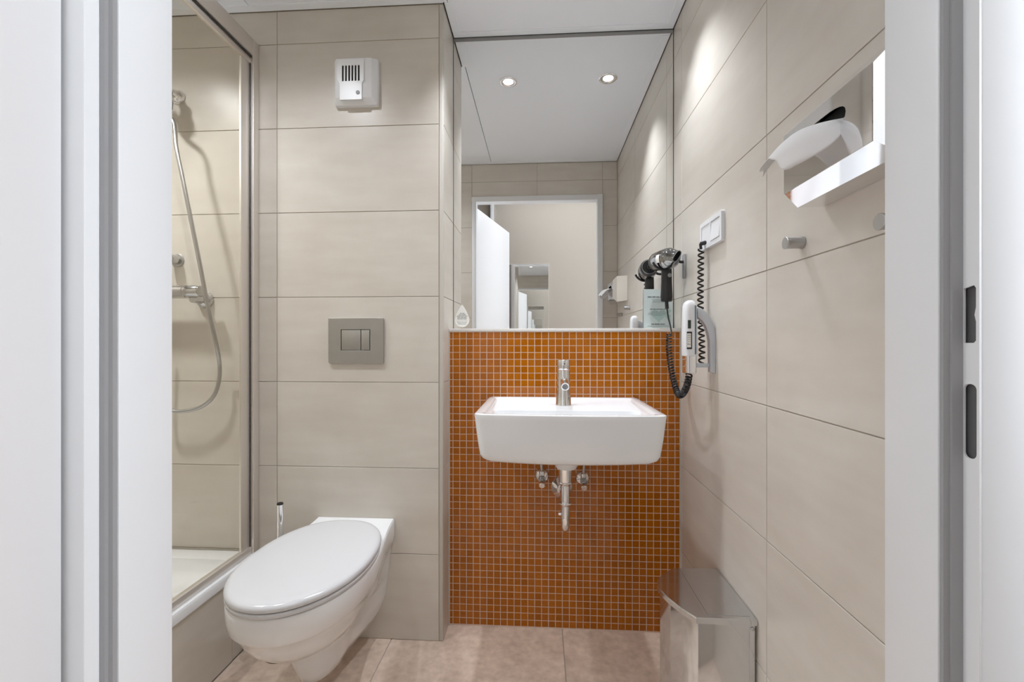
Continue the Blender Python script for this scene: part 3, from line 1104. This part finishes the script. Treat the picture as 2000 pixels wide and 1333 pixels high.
# shower mixer on the back wall
MY = 1.478
mx_ = thing('shower_mixer', 'chrome bar shower mixer on the tiled wall inside the shower', 'shower mixer', (-1.26, BACK, 1.2))
lathe('mixer_bar', (-1.42, MY, 1.216), (-1.0, MY, 1.216), [(0, .019), (.003, .0205), (.20, .0205), (.201, .0190), (.204, .0190), (.205, .0205), (.253, .0205), (.256, .0185), (.257, .001)], CHROMEM, mx_, n=32)
lathe('mixer_rosette', (-1.20, BACK - .0005, 1.192), (-1.20, 1.0, 1.192), [(0, .031), (.004, .031), (.020, .024), (.026, .016), (.06, .015)], CHROMEM, mx_, n=36)
lathe('mixer_rosette', (-1.36, BACK - .0005, 1.192), (-1.36, 1.0, 1.192), [(0, .031), (.004, .031), (.020, .024), (.026, .016), (.06, .015)], CHROMEM, mx_, n=36)
settle(mx_)
kb = thing('diverter_valve', 'small round chrome valve on the wall above the shower mixer', 'valve', (-1.305, BACK, 1.335))
lathe('knob_body', (-1.305, BACK - .0005, 1.336), (-1.305, 1.0, 1.336), [(0, .012), (.015, .012), (.018, .019), (.040, .019), (.043, .017), (.044, .001)], CHROMEM, kb, n=32)
lathe('knob_plate', (-1.305, BACK - .0006, 1.336), (-1.305, 1.0, 1.336), [(0, .024), (.003, .024), (.005, .020)], STEEL, kb, n=32)
settle(kb)
hs = thing('hand_shower', 'hand shower on its wall holder with a long grey hose hanging in a loop', 'shower head', (-1.30, BACK, 1.86))
lathe('holder_rosette', (-1.303, BACK - .0005, 1.925), (-1.303, 1, 1.925), [(0, .026), (.004, .026), (.014, .020), (.03, .013), (.05, .013)], CHROME, hs, n=32)
lathe('holder_joint', (-1.296, MY + .012, 1.925), (-1.302, MY - .006, 1.838), [(0, .012), (.008, .019), (.022, .019), (.034, .0205), (.046, .027), (.066, .029), (.072, .023), (.086, .0135)], CHROMEK, hs, n=32)
lathe('shower_handle', (-1.325, MY - .012, 1.90), (-1.43, MY - .12, 2.02), [(0, .011), (.02, .0135), (.13, .013), (.15, .030), (.17, .046), (.185, .046), (.188, .040)], CHROME, hs, n=32)


def on_wall(px, py, yy):
    u_ = (px - 1000) / 880.0
    ra = (u_ - .0625) / (1 + u_ * .0625)
    zc = yy * 1.00195 / (1 + u_ * .0625)
    return Vector((ra * yy, yy, EYE + (668 - py) / 880.0 * zc))


hose = [(-1.302, MY - .008, 1.836)] + [tuple(on_wall(a, b, yy)) for a, b, yy in
        ((339, 238, 1.462), (344, 285, 1.452), (357, 350, 1.446), (371, 420, 1.443), (391, 520, 1.443), (408, 610, 1.455), (423, 675, 1.48), (429, 715, 1.508),
         (427, 748, 1.508), (416, 776, 1.506), (395, 794, 1.504), (370, 802, 1.50), (340, 803.5, 1.498), (318, 790, 1.495), (308, 740, 1.49), (306, 640, 1.482))]
tube('shower_hose', smooth_path(hose, 7), .0066, STEEL, hs, n=12)
settle(hs)

# ------------------------------------------------------------------ right wall fittings
# double socket and switch frame
sf = thing('switch_and_socket', 'white double wall plate with a socket and a rocker switch on the right wall', 'switch', (XR, 1.338, 1.32))
mW = basis((XR - .0003, 0, 0), -Y, Z, -X)      # local x = -y
plate('plate_frame', rrect(-1.419, -1.257, 1.3195, 1.4005, .004), [rrect(-1.409, -1.3415, 1.331, 1.389, .002), rrect(-1.3345, -1.267, 1.331, 1.389, .002)], .0095, PLASTIC, sf, mtx=mW, bev=.0007)
box('socket_insert', XR - .0085, XR - .001, 1.342, 1.4085, 1.3315, 1.3885, PLASTIC, sf)
bm = bmesh.new()
vs, fs = bm_box(bm, XR - .0125, XR - .001, 1.2685, 1.3335, 1.3325, 1.3875)
for v_ in vs:
    if v_.co.x < XR - .01 and v_.co.z > 1.36:
        v_.co.x += .0045
bmesh.ops.bevel(bm, geom=bm.edges[:], offset=.001, segments=2, affect='EDGES')
from_bm('rocker_switch', bm, PLASTIC, sf, smooth=.6)
settle(sf)

# dryer base with wall bracket, plug and coiled leads
UX0, UX1, UY0, UY1 = .417, .450, 1.318, 1.364
db = thing('hairdryer_power_unit', 'white and chrome hairdryer power unit on a grey curved wall bracket', 'power unit', (XR, 1.34, .95))


def uring(z, i=0.0, r=.010):
    return [Vector((p[0], p[1], z)) for p in rrect(UX0 + i, UX1 - i, UY0 + i, UY1 - i, max(.003, r - i * .5), 6)]


loft('unit_body', [uring(1.001), uring(1.005, -.0008), uring(1.06, -.0012), uring(1.13, 0.0), uring(1.148, .0012), uring(1.157, .0045), uring(1.1615, .010), uring(1.1625, .0145)], PLASTIC, db)
loft('unit_collar', [uring(.9505, .003), uring(.952, .001), uring(1.0005, .0006)], CHROME, db)
box('unit_inlay', .4412, .4448, UY0 - .0022, UY0 + .006, 1.006, 1.146, BLUEG, db, bev=.0008)
mU = basis((0, UY0 - .0014, 0), X, Z, -Y)
box('dark_label', .4215, .4300, UY0 - .0019, UY0 - .0006, 1.080, 1.104, DGREEN, db)
box('rating_label_border', .4185, .4330, UY0 - .0017, UY0 - .0004, 1.021, 1.071, BLACK, db)
box('rating_label', .4190, .4300, UY0 - .0021, UY0 - .0012, 1.026, 1.066, LABELW, db)
words('rating_print', basis((.4245, UY0 - .0022, 1.026), X, Z, -Y), [(0, .034, .007, .002, 2), (0, .028, .008, .0012, 2), (0, .022, .008, .0012, 3), (0, .016, .007, .0012, 2), (0, .009, .008, .0025, 2)], INK, db)
# bracket: outline in X-Z, extruded along Y
outer = [(.4505, 1.139), (.462, 1.137), (.474, 1.128), (.486, 1.112), (.4945, 1.092), (.4993, 1.068), (.5007, 1.045), (.5007, .950)]
inner = [(.4870, .955), (.4850, 1.045), (.4815, 1.068), (.4745, 1.088), (.4650, 1.103), (.4560, 1.1105), (.4505, 1.112)]
mB = Matrix(((1, 0, 0, 0), (0, 0, -1, 1.343), (0, 1, 0, 0), (0, 0, 0, 1)))
prism('wall_bracket', outer + inner, 0, .022, GREYB, db, bev=.0012, mtx=mB)
box('bracket_arm', .4495, .4868, 1.326, 1.340, .968, .980, GREYB, db, bev=.0015)
# plug in the socket and its coiled lead
rod('power_plug', (XR - .008, 1.376, 1.338), (XR - .024, 1.376, 1.334), .0062, BLACK, db, n=16, ch=.001)
rod('lead_sleeve', (XR - .024, 1.376, 1.335), (XR - .022, 1.377, 1.318), .0042, BLACK, db, n=12)
coil('power_lead', [(XR - .022, 1.377, 1.318), (XR - .022, 1.380, 1.24), (XR - .022, 1.382, 1.16), (XR - .021, 1.378, 1.08), (XR - .023, 1.366, 1.01), (XR - .030, 1.356, .972)],
     .0074, .0028, 21, BLACK, db)
settle(db)

# wall clip for the dryer
hc = thing('hairdryer_clip', 'black curved wall clip that holds the hairdryer', 'holder', (XR, 1.58, 1.29))
arc = []
A0 = Vector((.4275, 1.585, 1.331))
for i in range(19):
    a = math.radians(200 + 170 * i / 18)
    arc.append(A0 + X * (.0405 * math.cos(a)) + Z * (.0405 * math.sin(a)))
bm = bmesh.new()
bm_tube(bm, arc, .0042, 10)
bm_tube(bm, smooth_path([arc[-3], Vector((.482, 1.588, 1.318)), Vector((.4945, 1.59, 1.318))], 5), .0050, 10)
from_bm('clip_arm', bm, BLACK, hc, smooth=1.0)
box('clip_shadow_plate', .4935, XR - .0003, 1.580, 1.606, 1.262, 1.345, SHADEG, hc, bev=.002)  # grey plate shaped to stand for the dryer's shadow on the wall
settle(hc)

# hair dryer
hdr = thing('hair_dryer', 'black and chrome hair dryer hanging nozzle forward beside the mirror', 'hair dryer', (.44, 1.61, 1.18))
RA, RB = Vector((.4235, 1.676, 1.333)), Vector((.4445, 1.498, 1.321))
ax_d = (RB - RA).normalized()
AX, AY = axes(ax_d)          # AX horizontal, AY roughly up


def dring(t_, r):
    return circ(RA + ax_d * t_, r, 40, AX, AY)


loft('dryer_barrel', [dring(.022, .0335), dring(.030, .0352), (dring(.075, .0362)), dring(.112, .0362), dring(.124, .0350), dring(.132, .0315)], CHROMEK, hdr)
loft('dryer_rear', [dring(-.004, .020), dring(-.002, .027), dring(.004, .0315), dring(.018, .0340), dring(.0215, .0335)], BLACK, hdr)
bm = bmesh.new()
for k_ in range(5):
    bm_tube(bm, [p for p in dring(-.003 + k_ * .0005, .007 + k_ * .005)] + [dring(-.003 + k_ * .0005, .007 + k_ * .005)[0]], .0012, 5)
from_bm('rear_grille', bm, STEEL, hdr)
tilt = math.radians(33)
nzr = []
for t_, a_, b_ in ((.130, .0305, .0305), (.140, .0300, .0285), (.155, .0255, .0205), (.170, .0215, .0125), (.1805, .0208, .0100), (.1805, .0188, .0074), (.168, .0180, .006)):
    c_ = RA + ax_d * t_
    rr = []
    for i in range(40):
        a = 2 * PI * i / 40
        m_ = a_ * math.copysign(abs(math.cos(a)) ** .8, math.cos(a))
        q_ = b_ * math.copysign(abs(math.sin(a)) ** .8, math.sin(a))
        # long axis leans to the upper right as seen from the doorway
        rr.append(c_ + AY * (m_ * math.cos(tilt) + q_ * math.sin(tilt) * 1.0) + (-AX if AX.x < 0 else AX) * (m_ * math.sin(tilt) - q_ * math.cos(tilt)))
    nzr.append(rr)
loft('dryer_nozzle', nzr[:6], CHROMEK, hdr, cap1=False)
loft('nozzle_mouth', [[p + ax_d * .0 for p in nzr[5]], nzr[6]], BLACKM, hdr, cap0=False)
hx, hy = .4405, 1.604


def hring(z, a_, b_):
    return [Vector((hx + a_ * math.cos(2 * PI * i / 32), hy + b_ * math.sin(2 * PI * i / 32), z)) for i in range(32)]


hgr = loft('dryer_handle', [hring(1.182, .0150, .0135), hring(1.1845, .0195, .0175), hring(1.20, .0205, .0190), hring(1.25, .0182, .0175), hring(1.288, .0178, .0185), hring(1.310, .0170, .020)], BLACK, hdr)
rod('dryer_switch', (hx + .006, hy - .0165, 1.272), (hx + .006, hy - .0205, 1.272), .0072, PLASTICG, hgr, n=20, ch=.0008)
lb_ = RA + ax_d * .10
mS2 = basis(lb_ + (-AX if AX.x > 0 else AX) * .0335 + AY * .010 , ax_d, AY, (-AX if AX.x > 0 else AX))
sgnx = (-AX if AX.x > 0 else AX)
bm = bmesh.new()
rngs = []
for i in range(7):
    th_ = math.radians(-22 + 44 * i / 6)
    dirv = (sgnx * math.cos(th_) + AY * math.sin(th_))
    rngs.append([RA + ax_d * .088 + dirv * .0366, RA + ax_d * .118 + dirv * .0364])
vv = [[bm.verts.new(p) for p in r] for r in rngs]
for a_, b_ in zip(vv[:-1], vv[1:]):
    bm.faces.new((a_[0], a_[1], b_[1], b_[0]))
from_bm('dryer_label', bm, LABELW, hdr)
rod('cord_sleeve', (hx, hy, 1.183), (hx + .001, hy - .002, 1.157), .0062, BLACK, hdr, n=14, ch=.001)
crd = [Vector((hx + .001, hy - .002, 1.158)), Vector((hx + .0035, hy - .010, 1.125)), Vector((hx + .006, hy - .026, 1.095)), Vector((hx + .005, hy - .040, 1.073)), Vector((hx, hy - .045, 1.066))]
tube('dryer_cord', smooth_path(crd, 6), .0028, BLACK, hdr, n=10)
coil('dryer_coil', [(hx - .003, hy - .045, 1.068), (.4335, 1.548, 1.02), (.4330, 1.525, .96), (.4350, 1.490, .905), (.4360, 1.455, .876), (.4350, 1.41, .882), (.4340, 1.365, .912), (.4335, 1.343, .9475)],
     .0082, .0028, 36, BLACK, hdr)
settle(hdr)

# pegs
for py_, pz, lb in ((.895, 1.2315, 'short round steel wall peg below the tissue dispenser, the one farther from the door frame'),
                    (.655, 1.2085, 'short round steel wall peg half hidden by the right door frame')):
    pg = thing('wall_peg', lb, 'peg', (XR, py_, pz), 'steel wall pegs')
    lathe('peg_pin', (XR - .0005, py_, pz), (0, py_, pz), [(0, .0122), (.002, .0122), (.0024, .0110), (.027, .0110), (.029, .0104)], STEEL, pg, n=28)
    lathe('peg_cap', (XR - .0292, py_, pz), (0, py_, pz), [(0, .0112), (.0005, .0118), (.003, .0118), (.0036, .0110), (.0037, .001)], STEEL, pg, n=28)
    settle(pg)

# tissue dispenser
td = thing('tissue_dispenser', 'chrome tissue dispenser with sloping edges on the right wall', 'tissue dispenser', (XR, .71, 1.284))
YA, YE = .578, .830      # near and far ends against the wall
XB, XF = .444, .420      # body depth, front face
body = [[Vector((XR - .0005, y, z)) for y, z in ((YA, 1.281), (YE, 1.281), (YE, 1.424), (YA, 1.424))],
        [Vector((XB, y, z)) for y, z in ((YA, 1.274), (YE - .022, 1.274), (YE - .022, 1.424), (YA, 1.424))],
        [Vector((XF + .0012, y, z)) for y, z in ((.5990, 1.297), (.8055, 1.297), (.8055, 1.3965), (.5990, 1.3965))]]
loft('dispenser_body', body, CHROME, td, cap1=False, ang=10)
mT = basis((XF + .0015, 0, 0), -Y, Z, -X)
slo = []
for i in range(24):
    a = 2 * PI * i / 24
    slo.append((-.706 + .058 * math.copysign(abs(math.cos(a)) ** .7, math.cos(a)), 1.360 + .0165 * math.copysign(abs(math.sin(a)) ** .8, math.sin(a))))
plate('front_panel', [(-.8057, 1.2968), (-.5988, 1.2968), (-.5988, 1.3967), (-.8057, 1.3967)], [slo], .0015, CHROME, td, mtx=mT)
box('slot_dark', XF + .012, XF + .013, .65, .775, 1.34, 1.38, BLACKM, td)
settle(td)

# tissue: a folded sheet pulled out of the slot
ti = thing('tissue', 'white paper tissue hanging out of the chrome dispenser', 'tissue', (XF, .712, 1.36))
ctl = [[(.434, .660, 1.358), (.417, .660, 1.328), (.397, .676, 1.311), (.373, .702, 1.300)],
       [(.434, .674, 1.362), (.405, .668, 1.355), (.378, .684, 1.346), (.353, .714, 1.321)],
       [(.434, .718, 1.362), (.402, .720, 1.359), (.373, .728, 1.347), (.350, .742, 1.317)],
       [(.434, .760, 1.360), (.407, .763, 1.352), (.384, .764, 1.338), (.363, .758, 1.313)]]
NS = 8
rows_ = [smooth_path(r, NS) for r in ctl]
bm = bmesh.new()
grid = []
for i in range(len(rows_[0])):
    col_ = smooth_path([r[i] for r in rows_], NS)
    s = i / (len(rows_[0]) - 1)
    line = []
    for j, p in enumerate(col_):
        q = j / (len(col_) - 1)
        rip = (.0028 * math.sin(13 * q + 3 * s) + .0016 * math.sin(29 * q - 5 * s)) * s
        line.append(bm.verts.new(p + Vector((rip * .6, 0, rip))))
    grid.append(line)
for i in range(len(grid) - 1):
    for j in range(len(grid[0]) - 1):
        bm.faces.new((grid[i][j], grid[i + 1][j], grid[i + 1][j + 1], grid[i][j + 1]))
me = bpy.data.meshes.new('tissue_sheet')
bm.to_mesh(me)
bm.free()
for p in me.polygons:
    p.use_smooth = True
tso = link('tissue_sheet', me, PAPER, ti)
sm = tso.modifiers.new('thickness', 'SOLIDIFY')
sm.thickness = .0006
settle(ti)

# ------------------------------------------------------------------ waste bin
BZ = .402
wbi = thing('waste_bin', 'polished steel waste bin with pointed front standing against the right wall', 'waste bin', (.43, 1.18, 0))
bodyp = [(.496, 1.074), (.496, 1.304), (.378, 1.296), (.345, 1.268), (.322, 1.235), (.3125, 1.200), (.325, 1.150), (.343, 1.110), (.366, 1.074)]


def off(poly, k_, cx=.43, cy=1.19):
    return [(cx + (x - cx) * k_, cy + (y - cy) * k_) for x, y in poly]


prism('bin_body', bodyp, .001, BZ - .012, CHROMED, wbi, bev=.0015, ang=16)
lidp = [(.4985, 1.069), (.4985, 1.308), (.374, 1.301), (.340, 1.272), (.316, 1.238), (.3055, 1.200), (.319, 1.148), (.338, 1.106), (.361, 1.069)]
loft('bin_lid', [[Vector((x, y, BZ - .014)) for x, y in lidp], [Vector((x, y, BZ - .003)) for x, y in lidp],
                 [Vector((x, y, BZ - .0003)) for x, y in off(lidp, .985)]], CHROMED, wbi, ang=14)
flap = [(.392, 1.082), (.488, 1.082), (.488, 1.296), (.392, 1.294)]
prism('lid_flap', flap, BZ - .0002, BZ + .0003, CHROMED, wbi)
rod('lid_screw', (.4895, 1.0738, .378), (.4895, 1.071, .378), .0042, STEEL, wbi, n=14, ch=.0008)
settle(wbi)

bpy.context.view_layer.update()
